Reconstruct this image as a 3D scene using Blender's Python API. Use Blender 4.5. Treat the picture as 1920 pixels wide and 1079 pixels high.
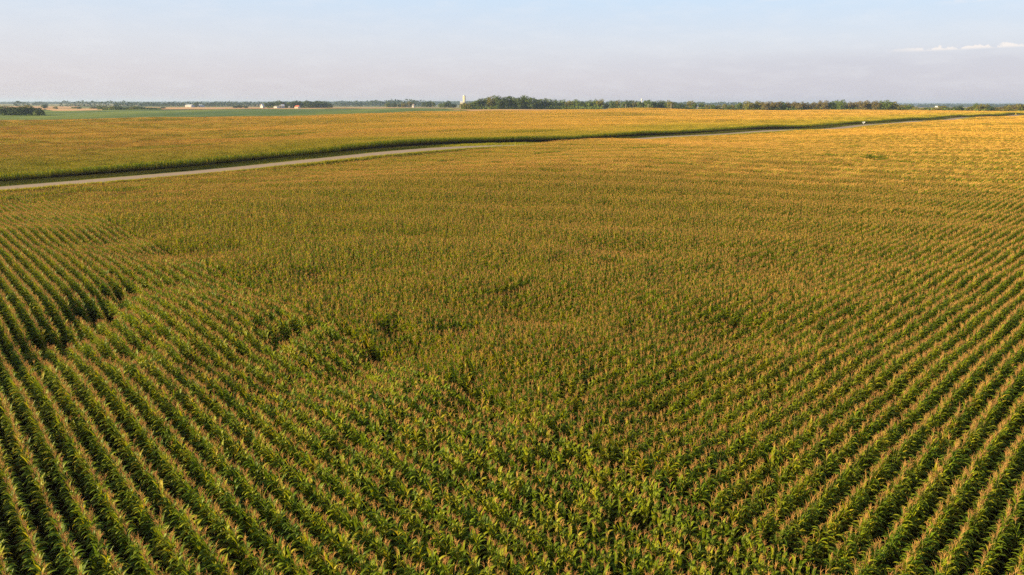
import bpy, math, random
import numpy as np
from mathutils import Vector, Matrix

for o in list(bpy.data.objects):
    bpy.data.objects.remove(o)
SC = bpy.context.scene
COL = SC.collection
RNG = np.random.default_rng(7)
random.seed(7)

# ------------------------------------------------------------------ camera, sky, sun
CAM_Z = 15.0
F_PX = 1297.0
PITCH = math.radians(14.92)
ROLL = math.radians(0.17)
cam_data = bpy.data.cameras.new('camera')
cam_data.sensor_width = 36.0
cam_data.lens = F_PX / 1920.0 * 36.0
cam_data.clip_start = 0.5
cam_data.clip_end = 40000.0
cam = bpy.data.objects.new('camera', cam_data)
COL.objects.link(cam)
cam.location = (0, 0, CAM_Z)
cam.rotation_euler = (Matrix.Rotation(math.radians(90) - PITCH, 4, 'X') @ Matrix.Rotation(ROLL, 4, 'Z')).to_euler()
SC.camera = cam

SUN_AZ = math.radians(-108.0)
SUN_EL = math.radians(17.0)
sun_dir = Vector((math.sin(SUN_AZ) * math.cos(SUN_EL), math.cos(SUN_AZ) * math.cos(SUN_EL), math.sin(SUN_EL)))
sd = bpy.data.lights.new('sun', 'SUN')
sd.energy = 5.0
sd.angle = math.radians(0.53)
sd.color = (1.0, 0.79, 0.43)
sun = bpy.data.objects.new('sun', sd)
COL.objects.link(sun)
sun.rotation_euler = sun_dir.to_track_quat('Z', 'Y').to_euler()

world = bpy.data.worlds.new('World')
SC.world = world
world.use_nodes = True
SC.view_settings.view_transform = 'Standard'
SC.view_settings.look = 'None'
SC.view_settings.gamma = 1.0
SC.view_settings.use_curve_mapping = False
SC.view_settings.exposure = 1.24
SC.cycles.volume_bounces = 1
SC.cycles.max_bounces = 5
SC.cycles.diffuse_bounces = 2
SC.cycles.transmission_bounces = 3
SC.cycles.transparent_max_bounces = 8
SC.cycles.use_denoising = False


class NT:
    """small helper round a node tree"""
    def __init__(self, tree):
        self.t = tree
        tree.nodes.clear()

    def n(self, typ, **kw):
        nd = self.t.nodes.new(typ)
        for k, v in kw.items():
            if k.startswith('i_'):
                key = k[2:]
                key = int(key) if key.isdigit() else key.replace('_', ' ')
                nd.inputs[key].default_value = v
            else:
                setattr(nd, k, v)
        return nd

    def l(self, a, b):
        self.t.links.new(a, b)

    def math(self, op, a, b=None, c=None, clamp=False):
        nd = self.t.nodes.new('ShaderNodeMath')
        nd.operation = op
        nd.use_clamp = clamp
        for i, v in enumerate((a, b, c)):
            if v is None:
                continue
            if isinstance(v, (int, float)):
                nd.inputs[i].default_value = v
            else:
                self.l(v, nd.inputs[i])
        return nd.outputs[0]

    def ramp(self, fac, stops, interp='LINEAR'):
        nd = self.t.nodes.new('ShaderNodeValToRGB')
        nd.color_ramp.interpolation = interp
        e = nd.color_ramp.elements
        while len(e) < len(stops):
            e.new(0.5)
        for el, (p, c) in zip(e, stops):
            el.position = p
            el.color = (*c, 1) if len(c) == 3 else c
        self.l(fac, nd.inputs[0])
        return nd.outputs[0]

    def mix(self, fac, a, b, mode='MIX'):
        nd = self.t.nodes.new('ShaderNodeMix')
        nd.data_type = 'RGBA'
        nd.blend_type = mode
        for sock, v in ((nd.inputs[0], fac), (nd.inputs[6], a), (nd.inputs[7], b)):
            if isinstance(v, (int, float)):
                sock.default_value = v
            elif isinstance(v, tuple):
                sock.default_value = (*v, 1)
            else:
                self.l(v, sock)
        return nd.outputs[2]

    def noise(self, vec, scale, detail=3, rough=0.5, dist=0.0):
        nd = self.n('ShaderNodeTexNoise')
        nd.inputs['Scale'].default_value = scale
        nd.inputs['Detail'].default_value = detail
        nd.inputs['Roughness'].default_value = rough
        nd.inputs['Distortion'].default_value = dist
        if vec is not None:
            self.l(vec, nd.inputs['Vector'])
        return nd.outputs[0]


# sky: physical sky softened by a high thin veil (same all the way round)
w = NT(world.node_tree)
sky = w.n('ShaderNodeTexSky', sky_type='NISHITA')
sky.sun_disc = False
sky.sun_elevation = SUN_EL
sky.sun_rotation = SUN_AZ
sky.altitude = 100.0
sky.air_density = 1.0
sky.dust_density = 1.0
sky.ozone_density = 1.0
geo = w.n('ShaderNodeTexCoord')
sep = w.n('ShaderNodeSeparateXYZ')
w.l(geo.outputs['Generated'], sep.inputs[0])
elev = w.math('ARCSINE', sep.outputs[2])
elev_d = w.math('MULTIPLY', elev, 180 / math.pi)
# veil colour by elevation only (degrees / 90)
veil = w.ramp(w.math('DIVIDE', elev_d, 90.0, clamp=True), [
    (0.0, (0.60, 0.57, 0.63)), (0.022, (0.635, 0.615, 0.68)), (0.05, (0.655, 0.70, 0.79)),
    (0.09, (0.56, 0.73, 0.92)), (0.16, (0.33, 0.49, 0.74)), (0.4, (0.125, 0.22, 0.43)), (1.0, (0.06, 0.12, 0.29))])
# a slightly brighter, warmer sky towards the sun's side
sdot = w.n('ShaderNodeVectorMath', operation='DOT_PRODUCT')
w.l(geo.outputs['Generated'], sdot.inputs[0])
sdot.inputs[1].default_value = (math.sin(SUN_AZ), math.cos(SUN_AZ), 0)
warm = w.math('MULTIPLY_ADD', sdot.outputs['Value'], 0.5, 0.5, clamp=True)
veil2 = w.mix(w.math('MULTIPLY', warm, 0.30), veil, (0.80, 0.69, 0.64))
# thin clouds, laid out by azimuth and elevation
az = w.math('MULTIPLY', w.math('ARCTAN2', sep.outputs[0], sep.outputs[1]), 180 / math.pi)
comb = w.n('ShaderNodeCombineXYZ')
w.l(w.math('MULTIPLY', az, 0.35), comb.inputs[0])
w.l(w.math('MULTIPLY', elev_d, 1.4), comb.inputs[1])
cn = w.noise(comb.outputs[0], 0.8, 5, 0.6)
comb2 = w.n('ShaderNodeCombineXYZ')
w.l(w.math('MULTIPLY', az, 1.0), comb2.inputs[0])
w.l(w.math('MULTIPLY', elev_d, 1.2), comb2.inputs[1])
puff = w.noise(comb2.outputs[0], 1.1, 4, 0.6)


def band(e0, slope, a0, thick, amp, soft=1.0):
    """streak of cloud whose base line climbs with azimuth"""
    base = w.math('MULTIPLY_ADD', w.math('SUBTRACT', az, a0), slope, e0)
    d = w.math('SUBTRACT', elev_d, base)
    wob = w.math('MULTIPLY', w.math('SUBTRACT', puff, 0.47), thick * 9.0)
    top = w.math('SUBTRACT', w.math('ADD', wob, thick), d)
    up = w.math('DIVIDE', top, thick * 0.7 * soft, clamp=True)
    lo = w.math('DIVIDE', w.math('ADD', d, thick * 0.4), thick * soft, clamp=True)
    st = w.math('DIVIDE', w.math('SUBTRACT', az, a0), 3.0, clamp=True)
    return w.math('MULTIPLY', w.math('MULTIPLY', w.math('MULTIPLY', up, lo), st), amp)


c1 = band(3.50, 0.016, 27.0, 0.16, 0.85)
c2 = band(7.12, 0.05, 17.5, 0.16, 0.55, 1.6)
c3 = band(6.35, 0.06, 29.5, 0.18, 0.55, 1.6)
# the soft grey-violet bank under the cloud line
bank = w.math('MULTIPLY', w.math('DIVIDE', w.math('SUBTRACT', 3.9, elev_d), 1.0, clamp=True),
              w.math('DIVIDE', w.math('SUBTRACT', az, 2.0), 22.0, clamp=True))
veil3 = w.mix(w.math('MULTIPLY', bank, 0.55), veil2, (0.555, 0.55, 0.645))
streak = w.math('MULTIPLY', w.math('SUBTRACT', cn, 0.46, clamp=True), 0.9)
veil4 = w.mix(streak, veil3, (0.80, 0.80, 0.84))
csum = w.math('MINIMUM', w.math('ADD', w.math('ADD', c1, c2), c3), 0.9)
veil5 = w.mix(csum, veil4, (0.93, 0.84, 0.80))
bg1 = w.n('ShaderNodeBackground')
bg1.inputs['Strength'].default_value = 0.05
w.l(sky.outputs[0], bg1.inputs['Color'])
bg2 = w.n('ShaderNodeBackground')
bg2.inputs['Strength'].default_value = 0.485
w.l(veil5, bg2.inputs['Color'])
mxw = w.n('ShaderNodeMixShader')
mxw.inputs[0].default_value = 0.88
w.l(bg1.outputs[0], mxw.inputs[1])
w.l(bg2.outputs[0], mxw.inputs[2])
wo = w.n('ShaderNodeOutputWorld')
w.l(mxw.outputs[0], wo.inputs['Surface'])

# ------------------------------------------------------------------ tags and mesh helpers


def tag(o, label=None, cat=None, group=None, kind=None):
    if label: o['label'] = label
    if cat: o['category'] = cat
    if group: o['group'] = group
    if kind: o['kind'] = kind
    return o


def link(o, parent=None):
    COL.objects.link(o)
    if parent is not None:
        o.parent = parent
    return o


def empty(name, loc, rz=0.0):
    o = bpy.data.objects.new(name, None)
    o.empty_display_size = 0.3
    o.location = loc
    o.rotation_euler = (0, 0, rz)
    return link(o)


class MB:
    """collects vertices and faces (with an optional per-vertex tone and level) for one mesh"""
    def __init__(self):
        self.v, self.f, self.m, self.tone, self.lev = [], [], [], [], []
        self.ct, self.cl = 0.0, 0.0

    def add(self, verts, faces, mat=0):
        b = len(self.v)
        self.v += [tuple(p) for p in verts]
        self.f += [tuple(b + i for i in f) for f in faces]
        self.m += [mat] * len(faces)
        self.tone += [self.ct] * len(verts)
        self.lev += [self.cl] * len(verts)

    def box(self, x0, x1, y0, y1, z0, z1, mat=0):
        vs = [(x, y, z) for z in (z0, z1) for y in (y0, y1) for x in (x0, x1)]
        self.add(vs, [(0, 2, 3, 1), (4, 5, 7, 6), (0, 1, 5, 4), (2, 6, 7, 3), (0, 4, 6, 2), (1, 3, 7, 5)], mat)

    def tube(self, pts, radii, seg=6, mat=0, cap=True):
        rings = []
        for i, p in enumerate(pts):
            a = Vector(pts[max(i - 1, 0)]); b = Vector(pts[min(i + 1, len(pts) - 1)])
            d = (b - a).normalized()
            u = d.cross(Vector((0.31, 0.93, 0.2)))
            if u.length < 1e-3: u = d.cross(Vector((1, 0, 0)))
            u.normalize(); q = d.cross(u)
            rings.append([Vector(p) + (u * math.cos(2 * math.pi * k / seg) + q * math.sin(2 * math.pi * k / seg)) * radii[i] for k in range(seg)])
        vs = [v for r in rings for v in r]
        fs = []
        for i in range(len(pts) - 1):
            for k in range(seg):
                fs.append((i * seg + k, i * seg + (k + 1) % seg, (i + 1) * seg + (k + 1) % seg, (i + 1) * seg + k))
        if cap:
            fs.append(tuple(reversed(range(seg))))
            fs.append(tuple(range((len(pts) - 1) * seg, len(pts) * seg)))
        self.add(vs, fs, mat)

    def mesh(self, name, mats, smooth=False, attrs=True):
        me = bpy.data.meshes.new(name)
        me.from_pydata(self.v, [], self.f)
        for m in mats: me.materials.append(m)
        if len(mats) > 1: me.polygons.foreach_set('material_index', self.m)
        if attrs:
            a = me.attributes.new('tone', 'FLOAT', 'POINT'); a.data.foreach_set('value', self.tone)
            a = me.attributes.new('level', 'FLOAT', 'POINT'); a.data.foreach_set('value', self.lev)
        if smooth: me.polygons.foreach_set('use_smooth', [True] * len(self.f))
        me.update()
        return me

    def build(self, name, mats, parent=None, smooth=False):
        if not isinstance(mats, (list, tuple)): mats = [mats]
        return link(bpy.data.objects.new(name, self.mesh(name, mats, smooth)), parent)


# ------------------------------------------------------------------ where things are
AZ_R = math.radians(45.5)
RX, RY = math.sin(AZ_R), math.cos(AZ_R)          # direction of the road and of the right-hand rows
LX, LY = -RY, RX                                 # straight across the road


def to_ab(x, y): return x * RX + y * RY, x * LX + y * LY
def to_xy(a, b): return a * RX + b * LX, a * RY + b * LY


ROW = 0.79                # spacing of the rows
ROAD_B = 155.0
ROAD_HALF = 4.0
NEAR_EDGE = 147.5        # near crop ends here
FAR_EDGE = 161.5         # far crop begins here
FAR_END = 590.0
BOUND_A = 18.2           # left-hand rows below, right-hand rows above
HEAD_B = 131.0           # headland strip along the road starts here

# (pixel column, distance ahead, ground height)
CTRL = [(960, -60, 0), (960, 0, 0), (960, 35, 0), (100, 40, 0), (1800, 40, 0), (960, 80, 0), (1900, 110, 0.2), (300, 80, 0),
        (0, 126, -1.2), (450, 157, 1.1), (900, 208, 3.2), (1260, 280, 3.1), (1600, 412, 1.8), (1920, 742, 3.6),
        (1500, 250, 1.2), (1850, 300, 1.6), (1700, 160, .4), (900, 140, 1.1), (600, 115, .3), (1250, 180, 1.2),
        (0, 260, -.3), (300, 300, .2), (0, 493, 0), (400, 580, 0), (860, 760, 2.8), (700, 400, 1.0), (1000, 450, 2.6),
        (1200, 1000, 4.9), (1000, 880, 6.2), (1600, 980, 5.0), (1400, 800, 5.0), (1400, 560, 3.4), (1850, 950, 5.0),
        (1000, 1150, 7.8), (1500, 1150, 4.5), (1300, 1200, 3), (1900, 1100, 4.5), (0, 780, 0), (120, 985, 0), (400, 1200, 1.0), (700, 1450, 4.5),
        (900, 1500, 6), (550, 1700, 2.0), (0, 1700, 0), (250, 1500, 0), (1000, 2400, 1), (1700, 2400, -6), (200, 3000, 0),
        (600, 3500, 0), (1400, 3500, -4), (960, 6000, 0), (0, 6000, 0), (1900, 6000, -5), (960, 14000, 0), (0, 14000, 0), (1900, 14000, 0)]
_cx = np.array([(u - 960) / 1335.0 * max(d, 40) for u, d, z in CTRL])
_cy = np.array([float(d) for u, d, z in CTRL])
_cz = np.array([float(z) for u, d, z in CTRL])
_cs = np.maximum(np.hypot(_cx, _cy), 60.0) * 0.22


def sstep(x, a, b):
    t = np.clip((x - a) / (b - a), 0, 1)
    return t * t * (3 - 2 * t)


def ground_z(x, y):
    """height of the bare ground"""
    x = np.atleast_1d(np.asarray(x, float)); y = np.atleast_1d(np.asarray(y, float))
    out = np.zeros_like(x)
    step = 40000
    for i in range(0, len(x), step):
        xs, ys = x[i:i + step, None], y[i:i + step, None]
        d2 = ((xs - _cx) ** 2 + (ys - _cy) ** 2) / _cs ** 2
        wgt = np.exp(-d2 * 0.5) + 1e-4 / (1 + d2) ** 2
        out[i:i + step] = (wgt * _cz).sum(1) / wgt.sum(1)
    a, b = to_ab(x, y)
    near = sstep(np.hypot(x, y), 25, 120) * (1 - sstep(y, 1200, 2500))
    out += near * (0.35 * np.sin(a / 31.0 + 1.3) * np.cos(b / 43.0) + 0.25 * np.sin(a / 17.0 + b / 23.0))
    # the far field swells away from the road
    out += sstep(b, 175, 420) * (1 - sstep(b, 560, 640)) * (0.9 * np.sin(b / 38.0 + a / 160.0) + 0.5 * np.sin(b / 19.0 - a / 90.0))
    # the near field lies lower than the road except at the knoll that hides it
    p = ROAD_B - b
    knoll = np.exp(-((a - 178) / 30.0) ** 2)
    drop = 2.1 * (1 - 0.95 * knoll) * (1 - 0.15 * sstep(a, 320, 500))
    out -= drop * sstep(p, 5.0, 8.0) * (1 - sstep(p, 20, 70))
    out -= swale(x, y)
    out -= 0.25 * sstep(-p, 4.3, 5.2) * (1 - sstep(-p, 6.0, 7.0))
    return out


# shallow wash that winds through the near field: (x, y, radius, depth)
SWALE = [(-24.5, 31.5, 2.0, .3), (-25.5, 35, 2.4, .7), (-26.5, 38.5, 2.8, .85), (-27.5, 42, 3.0, .8), (-28.5, 46, 3.0, .5), (-21.5, 35.0, 2.0, .5),
         (-15, 33.5, 2.2, .45), (-11.5, 31.0, 2.2, .4), (-8.2, 32.6, 2.4, .45), (-5.9, 35.6, 2.4, .5), (-2.5, 38.5, 2.4, .35), (1.0, 43, 3.4, .6), (4, 46, 3.4, .4),
         (7, 27.5, 2.0, .4), (13, 38, 2.6, .5), (-2, 28, 1.6, .45), (22, 55, 4, .6), (-14, 52, 4, .5), (-30, 62, 5, .6), (10, 62, 4, .5), (-38, 70, 5, .5)]


def swale(x, y):
    d = np.zeros_like(x)
    for (sx, sy, r, dep) in SWALE:
        d = np.maximum(d, dep * np.exp(-((x - sx) ** 2 + (y - sy) ** 2) / (2 * (r * .75) ** 2)))
    return d


def gz(x, y): return float(ground_z([x], [y])[0])


_pit = PITCH


def pix_dir(u, v):
    """world direction of a pixel of the 1920 x 1079 picture"""
    m = cam.matrix_basis.to_3x3()
    d = m @ Vector((u - 960.0, 539.5 - v, -F_PX))
    return d / d.y


def pix_world(u, v, h=0.0):
    """first place on the ground (raised by h) seen at a pixel"""
    d = pix_dir(u, v)
    ys = np.concatenate([np.arange(8, 400, 1.0), np.arange(400, 6000, 8.0)])
    zz = CAM_Z + d.z * ys
    g = ground_z(d.x * ys, ys) + h
    k = np.argmax(zz <= g)
    return float(d.x * ys[k]), float(ys[k])


def at_col(u, dist):
    d = pix_dir(u, 194)
    return d.x * dist, dist


def z_at_row(u, v, dist):
    return CAM_Z + pix_dir(u, v).z * dist


# ------------------------------------------------------------------ materials


def new_mat(name):
    m = bpy.data.materials.new(name)
    m.use_nodes = True
    return m, NT(m.node_tree)


def plain(name, col, rough=0.7, var=0.15, scale=2.0, metallic=0.0):
    m, t = new_mat(name)
    tc = t.n('ShaderNodeNewGeometry')
    nz = t.noise(tc.outputs['Position'], scale, 4, 0.6)
    c = t.mix(t.math('MULTIPLY', nz, 1.0), tuple(x * (1 - var) for x in col), tuple(min(1, x * (1 + var)) for x in col))
    p = t.n('ShaderNodeBsdfPrincipled')
    t.l(c, p.inputs['Base Color'])
    p.inputs['Roughness'].default_value = rough
    p.inputs['Metallic'].default_value = metallic
    o = t.n('ShaderNodeOutputMaterial')
    t.l(p.outputs[0], o.inputs[0])
    return m


def leafy(name, build, rough=0.55, trans=0.3, spec=0.3, tcol=(1.6, 1.35, 0.4)):
    """thin leaf: reflecting and letting light through"""
    m, t = new_mat(name)
    col = build(t)
    p = t.n('ShaderNodeBsdfPrincipled')
    t.l(col, p.inputs['Base Color'])
    p.inputs['Roughness'].default_value = rough
    p.inputs['Specular IOR Level'].default_value = spec
    tr = t.n('ShaderNodeBsdfTranslucent')
    t.l(t.mix(1.0, col, tcol, 'MULTIPLY'), tr.inputs['Color'])
    mx = t.n('ShaderNodeMixShader')
    mx.inputs[0].default_value = trans
    t.l(p.outputs[0], mx.inputs[1])
    t.l(tr.outputs[0], mx.inputs[2])
    o = t.n('ShaderNodeOutputMaterial')
    t.l(mx.outputs[0], o.inputs[0])
    return m


def tone_value(t):
    a = t.n('ShaderNodeAttribute', attribute_name='tone')
    r = t.n('ShaderNodeObjectInfo')
    return t.math('FRACT', t.math('ADD', a.outputs['Fac'], r.outputs['Random']))


def corn_leaf_col(t):
    tn = tone_value(t)
    lv = t.n('ShaderNodeAttribute', attribute_name='level').outputs['Fac']
    g = t.n('ShaderNodeNewGeometry')
    big = t.noise(g.outputs['Position'], 0.035, 3, 0.55)
    mid = t.noise(g.outputs['Position'], 0.35, 3, 0.6)
    fine = t.noise(g.outputs['Position'], 7.0, 2, 0.6)
    base = t.ramp(tn, [(0.0, (0.062, 0.130, 0.008)), (0.3, (0.115, 0.200, 0.009)), (0.65, (0.215, 0.290, 0.010)),
                       (0.90, (0.34, 0.36, 0.014)), (1.0, (0.44, 0.36, 0.025))])
    # ripening shows in patches; leaves also get yellower with distance ahead
    sepn = t.n('ShaderNodeSeparateXYZ'); t.l(g.outputs['Position'], sepn.inputs[0])
    ripe = t.math('ADD', t.math('MULTIPLY', t.math('SUBTRACT', big, 0.45), 2.2), t.math('MULTIPLY', t.math('SUBTRACT', mid, 0.5), 1.2), clamp=True)
    ripe = t.math('ADD', ripe, t.math('MULTIPLY', t.math('DIVIDE', sepn.outputs[1], 260.0, clamp=True), 0.35), clamp=True)
    c = t.mix(t.math('MULTIPLY', ripe, 0.55), base, (0.25, 0.235, 0.018))
    # old dried leaves low on the stalk, with row-gap shade darkened into their brown
    dry_shade = t.math('MULTIPLY', t.math('SUBTRACT', 0.42, lv, clamp=True), t.math('MULTIPLY', fine, 3.0))
    c = t.mix(dry_shade, c, (0.13, 0.075, 0.03))
    return t.mix(t.math('MULTIPLY', t.math('SUBTRACT', fine, 0.45, clamp=True), 0.8), c, (0.20, 0.20, 0.03))


def corn_tassel_col(t):
    tn = tone_value(t)
    g = t.n('ShaderNodeNewGeometry')
    mid = t.noise(g.outputs['Position'], 0.15, 2, 0.6)
    c = t.ramp(tn, [(0.0, (0.36, 0.17, 0.09)), (0.5, (0.45, 0.245, 0.105)), (1.0, (0.56, 0.34, 0.12))])
    dist = t.n('ShaderNodeVectorMath', operation='LENGTH'); t.l(g.outputs['Position'], dist.inputs[0])
    ripe = t.math('ADD', t.math('MULTIPLY', mid, 0.4), t.math('MULTIPLY', t.math('DIVIDE', t.math('SUBTRACT', dist.outputs['Value'], 60.0), 300.0, clamp=True), 0.5), clamp=True)
    # the strip of the far field next to the road has stayed green
    db = t.n('ShaderNodeVectorMath', operation='DOT_PRODUCT'); t.l(g.outputs['Position'], db.inputs[0]); db.inputs[1].default_value = (LX, LY, 0)
    bb = t.math('ADD', db.outputs['Value'], t.math('MULTIPLY', t.math('SUBTRACT', t.noise(g.outputs['Position'], 0.02, 3, 0.6), 0.5), 110.0))
    grn = t.math('MULTIPLY', t.math('GREATER_THAN', db.outputs['Value'], 158.0), t.math('DIVIDE', t.math('SUBTRACT', 222.0, bb), 50.0, clamp=True))
    c = t.mix(ripe, c, (0.72, 0.43, 0.06))
    return t.mix(t.math('MULTIPLY', grn, 0.6), c, (0.32, 0.31, 0.02))


M_LEAF = leafy('corn_leaf', corn_leaf_col, 0.48, 0.37, 0.2)
M_TASSEL = leafy('corn_tassel', corn_tassel_col, 0.8, 0.25, 0.1, (1.1, 1.0, 0.8))
M_STALK = leafy('corn_stalk', lambda t: t.mix(t.noise(t.n('ShaderNodeNewGeometry').outputs['Position'], 3.0), (0.09, 0.12, 0.025), (0.22, 0.17, 0.05)), 0.6, 0.05)


def grass_col(t):
    tn = tone_value(t)
    g = t.n('ShaderNodeNewGeometry')
    n1 = t.noise(g.outputs['Position'], 0.06, 3, 0.6)
    c = t.ramp(tn, [(0.0, (0.20, 0.24, 0.02)), (0.6, (0.32, 0.32, 0.03)), (1.0, (0.50, 0.40, 0.08))])
    return t.mix(t.math('MULTIPLY', n1, 0.7), c, (0.38, 0.37, 0.035))


M_GRASS = leafy('verge_grass', grass_col, 0.7, 0.35, 0.15)


def soil_mat():
    m, t = new_mat('soil')
    g = t.n('ShaderNodeNewGeometry')
    pos = g.outputs['Position']
    n1 = t.noise(pos, 4.0, 5, 0.65)
    n2 = t.noise(pos, 0.003, 4, 0.6)
    near = t.mix(n1, (0.022, 0.015, 0.009), (0.055, 0.038, 0.022))
    # distant farmland: a patchwork of stubble and green crops
    mp = t.n('ShaderNodeMapping')
    mp.inputs['Rotation'].default_value = (0, 0, 0.77)
    mp.inputs['Scale'].default_value = (0.0011, 0.0019, 1)
    t.l(pos, mp.inputs[0])
    vo = t.n('ShaderNodeTexVoronoi', distance='CHEBYCHEV')
    vo.inputs['Scale'].default_value = 1.0
    vo.inputs['Randomness'].default_value = 0.7
    t.l(mp.outputs[0], vo.inputs['Vector'])
    sp = t.n('ShaderNodeSeparateColor'); t.l(vo.outputs['Color'], sp.inputs[0])
    patch = t.ramp(sp.outputs[0], [(0.0, (0.10, 0.15, 0.035)), (0.3, (0.16, 0.19, 0.05)), (0.45, (0.40, 0.26, 0.13)),
                                   (0.65, (0.30, 0.22, 0.09)), (0.8, (0.12, 0.17, 0.05)), (0.92, (0.42, 0.30, 0.17))], 'CONSTANT')
    patch = t.mix(t.math('MULTIPLY', n2, 0.5), patch, (0.2, 0.17, 0.07))
    sx = t.n('ShaderNodeVectorMath', operation='LENGTH'); t.l(pos, sx.inputs[0])
    far = t.math('DIVIDE', t.math('SUBTRACT', sx.outputs['Value'], 560.0), 60.0, clamp=True)
    c = t.mix(far, near, patch)
    bp = t.n('ShaderNodeBump'); bp.inputs['Strength'].default_value = 0.6; bp.inputs['Distance'].default_value = 0.05
    t.l(n1, bp.inputs['Height'])
    p = t.n('ShaderNodeBsdfPrincipled'); p.inputs['Roughness'].default_value = 0.95
    p.inputs['Specular IOR Level'].default_value = 0.1
    t.l(c, p.inputs['Base Color']); t.l(bp.outputs[0], p.inputs['Normal'])
    o = t.n('ShaderNodeOutputMaterial'); t.l(p.outputs[0], o.inputs[0])
    return m


def field_mat(name, cols, s1=0.01, s2=0.12, rough=0.9):
    """ground cover seen from far: broad drifts, drill lines along the rows"""
    m, t = new_mat(name)
    g = t.n('ShaderNodeNewGeometry')
    mp = t.n('ShaderNodeMapping')
    mp.inputs['Rotation'].default_value = (0, 0, AZ_R)
    mp.inputs['Scale'].default_value = (1.0, 0.12, 1)
    t.l(g.outputs['Position'], mp.inputs[0])
    n1 = t.noise(mp.outputs[0], s1, 4, 0.6)
    n2 = t.noise(mp.outputs[0], s2, 3, 0.6)
    f = t.math('ADD', t.math('MULTIPLY', n1, 0.75), t.math('MULTIPLY', n2, 0.3))
    c = t.ramp(f, [(0.35, cols[0]), (0.52, cols[1]), (0.7, cols[2])])
    p = t.n('ShaderNodeBsdfPrincipled'); p.inputs['Roughness'].default_value = rough
    p.inputs['Specular IOR Level'].default_value = 0.1
    t.l(c, p.inputs['Base Color'])
    bp = t.n('ShaderNodeBump'); bp.inputs['Strength'].default_value = 0.5; bp.inputs['Distance'].default_value = 0.3
    t.l(t.noise(g.outputs['Position'], 1.2, 3, 0.6), bp.inputs['Height']); t.l(bp.outputs[0], p.inputs['Normal'])
    o = t.n('ShaderNodeOutputMaterial'); t.l(p.outputs[0], o.inputs[0])
    return m


def gravel_mat():
    m, t = new_mat('gravel_road')
    g = t.n('ShaderNodeNewGeometry')
    pos = g.outputs['Position']
    # distance across the road, from the middle
    dt = t.n('ShaderNodeVectorMath', operation='DOT_PRODUCT'); t.l(pos, dt.inputs[0]); dt.inputs[1].default_value = (LX, LY, 0)
    across = t.math('SUBTRACT', dt.outputs['Value'], ROAD_B)
    ab = t.math('ABSOLUTE', across)
    rut = t.math('SUBTRACT', 1.0, t.math('DIVIDE', t.math('ABSOLUTE', t.math('SUBTRACT', ab, 1.0)), 0.6), clamp=True)
    n1 = t.noise(pos, 0.5, 4, 0.6)
    n2 = t.noise(pos, 9.0, 3, 0.7)
    c = t.mix(n1, (0.23, 0.165, 0.122), (0.30, 0.215, 0.16))
    c = t.mix(t.math('MULTIPLY', rut, 0.45), c, (0.37, 0.27, 0.20))
    c = t.mix(t.math('MULTIPLY', t.math('SUBTRACT', n2, 0.45, clamp=True), 1.6), c, (0.22, 0.18, 0.15))
    edge = t.math('DIVIDE', t.math('SUBTRACT', t.math('ADD', ab, t.math('MULTIPLY', n1, 1.6)), 3.8), 0.5, clamp=True)
    c = t.mix(edge, c, (0.23, 0.21, 0.06))
    p = t.n('ShaderNodeBsdfPrincipled'); p.inputs['Roughness'].default_value = 0.95
    t.l(c, p.inputs['Base Color'])
    o = t.n('ShaderNodeOutputMaterial'); t.l(p.outputs[0], o.inputs[0])
    return m


# ------------------------------------------------------------------ ground, road, fields


def grid_sheet(name, xs, ys, mat, lift=0.0, fn=None, keep=None):
    X, Y = np.meshgrid(xs, ys)
    if fn is not None: X, Y = fn(X, Y)
    Z = ground_z(X.ravel(), Y.ravel()) + lift
    v = np.column_stack([X.ravel(), Y.ravel(), Z])
    nx, ny = len(xs), len(ys)
    i = (np.arange(ny - 1)[:, None] * nx + np.arange(nx - 1)[None, :]).ravel()
    f = np.column_stack([i, i + 1, i + 1 + nx, i + nx])
    me = bpy.data.meshes.new(name)
    me.vertices.add(len(v)); me.vertices.foreach_set('co', v.ravel())
    me.loops.add(f.size); me.loops.foreach_set('vertex_index', f.ravel())
    me.polygons.add(len(f)); me.polygons.foreach_set('loop_start', np.arange(len(f)) * 4)
    me.polygons.foreach_set('loop_total', np.full(len(f), 4))
    me.polygons.foreach_set('use_smooth', np.ones(len(f), bool))
    me.materials.append(mat)
    me.update(); me.validate()
    o = link(bpy.data.objects.new(name, me))
    o['kind'] = 'structure'
    return o


def spaced(lo, hi, n, p=3.0):
    t = np.linspace(-1, 1, n)
    s = np.sign(t) * np.abs(t) ** p
    return np.where(s < 0, -s * lo, s * hi)


# ground laid out along the road so that its banks are sharp
bl = np.unique(np.concatenate([-spaced(1, 6000, 60, 3)[30:] - 20, np.arange(-20, 100, 1.5), np.arange(100, 140, 5.0), np.arange(140, 150.2, 0.75), np.arange(151, 175, 1.0),
                               np.arange(176, 640, 8.0), 640 + (np.linspace(0, 1, 90) ** 2.2) * 15000]))
al = np.unique(np.concatenate([-300 - (np.linspace(0, 1, 60) ** 2.2) * 15000, np.arange(-300, -30, 8.0), np.arange(-30, 70, 1.5), np.arange(70, 1300, 8.0), 1300 + (np.linspace(0, 1, 60) ** 2.2) * 15000]))
grid_sheet('ground', al, bl, soil_mat(), 0.0, lambda A, B: to_xy(A, B))

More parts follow.
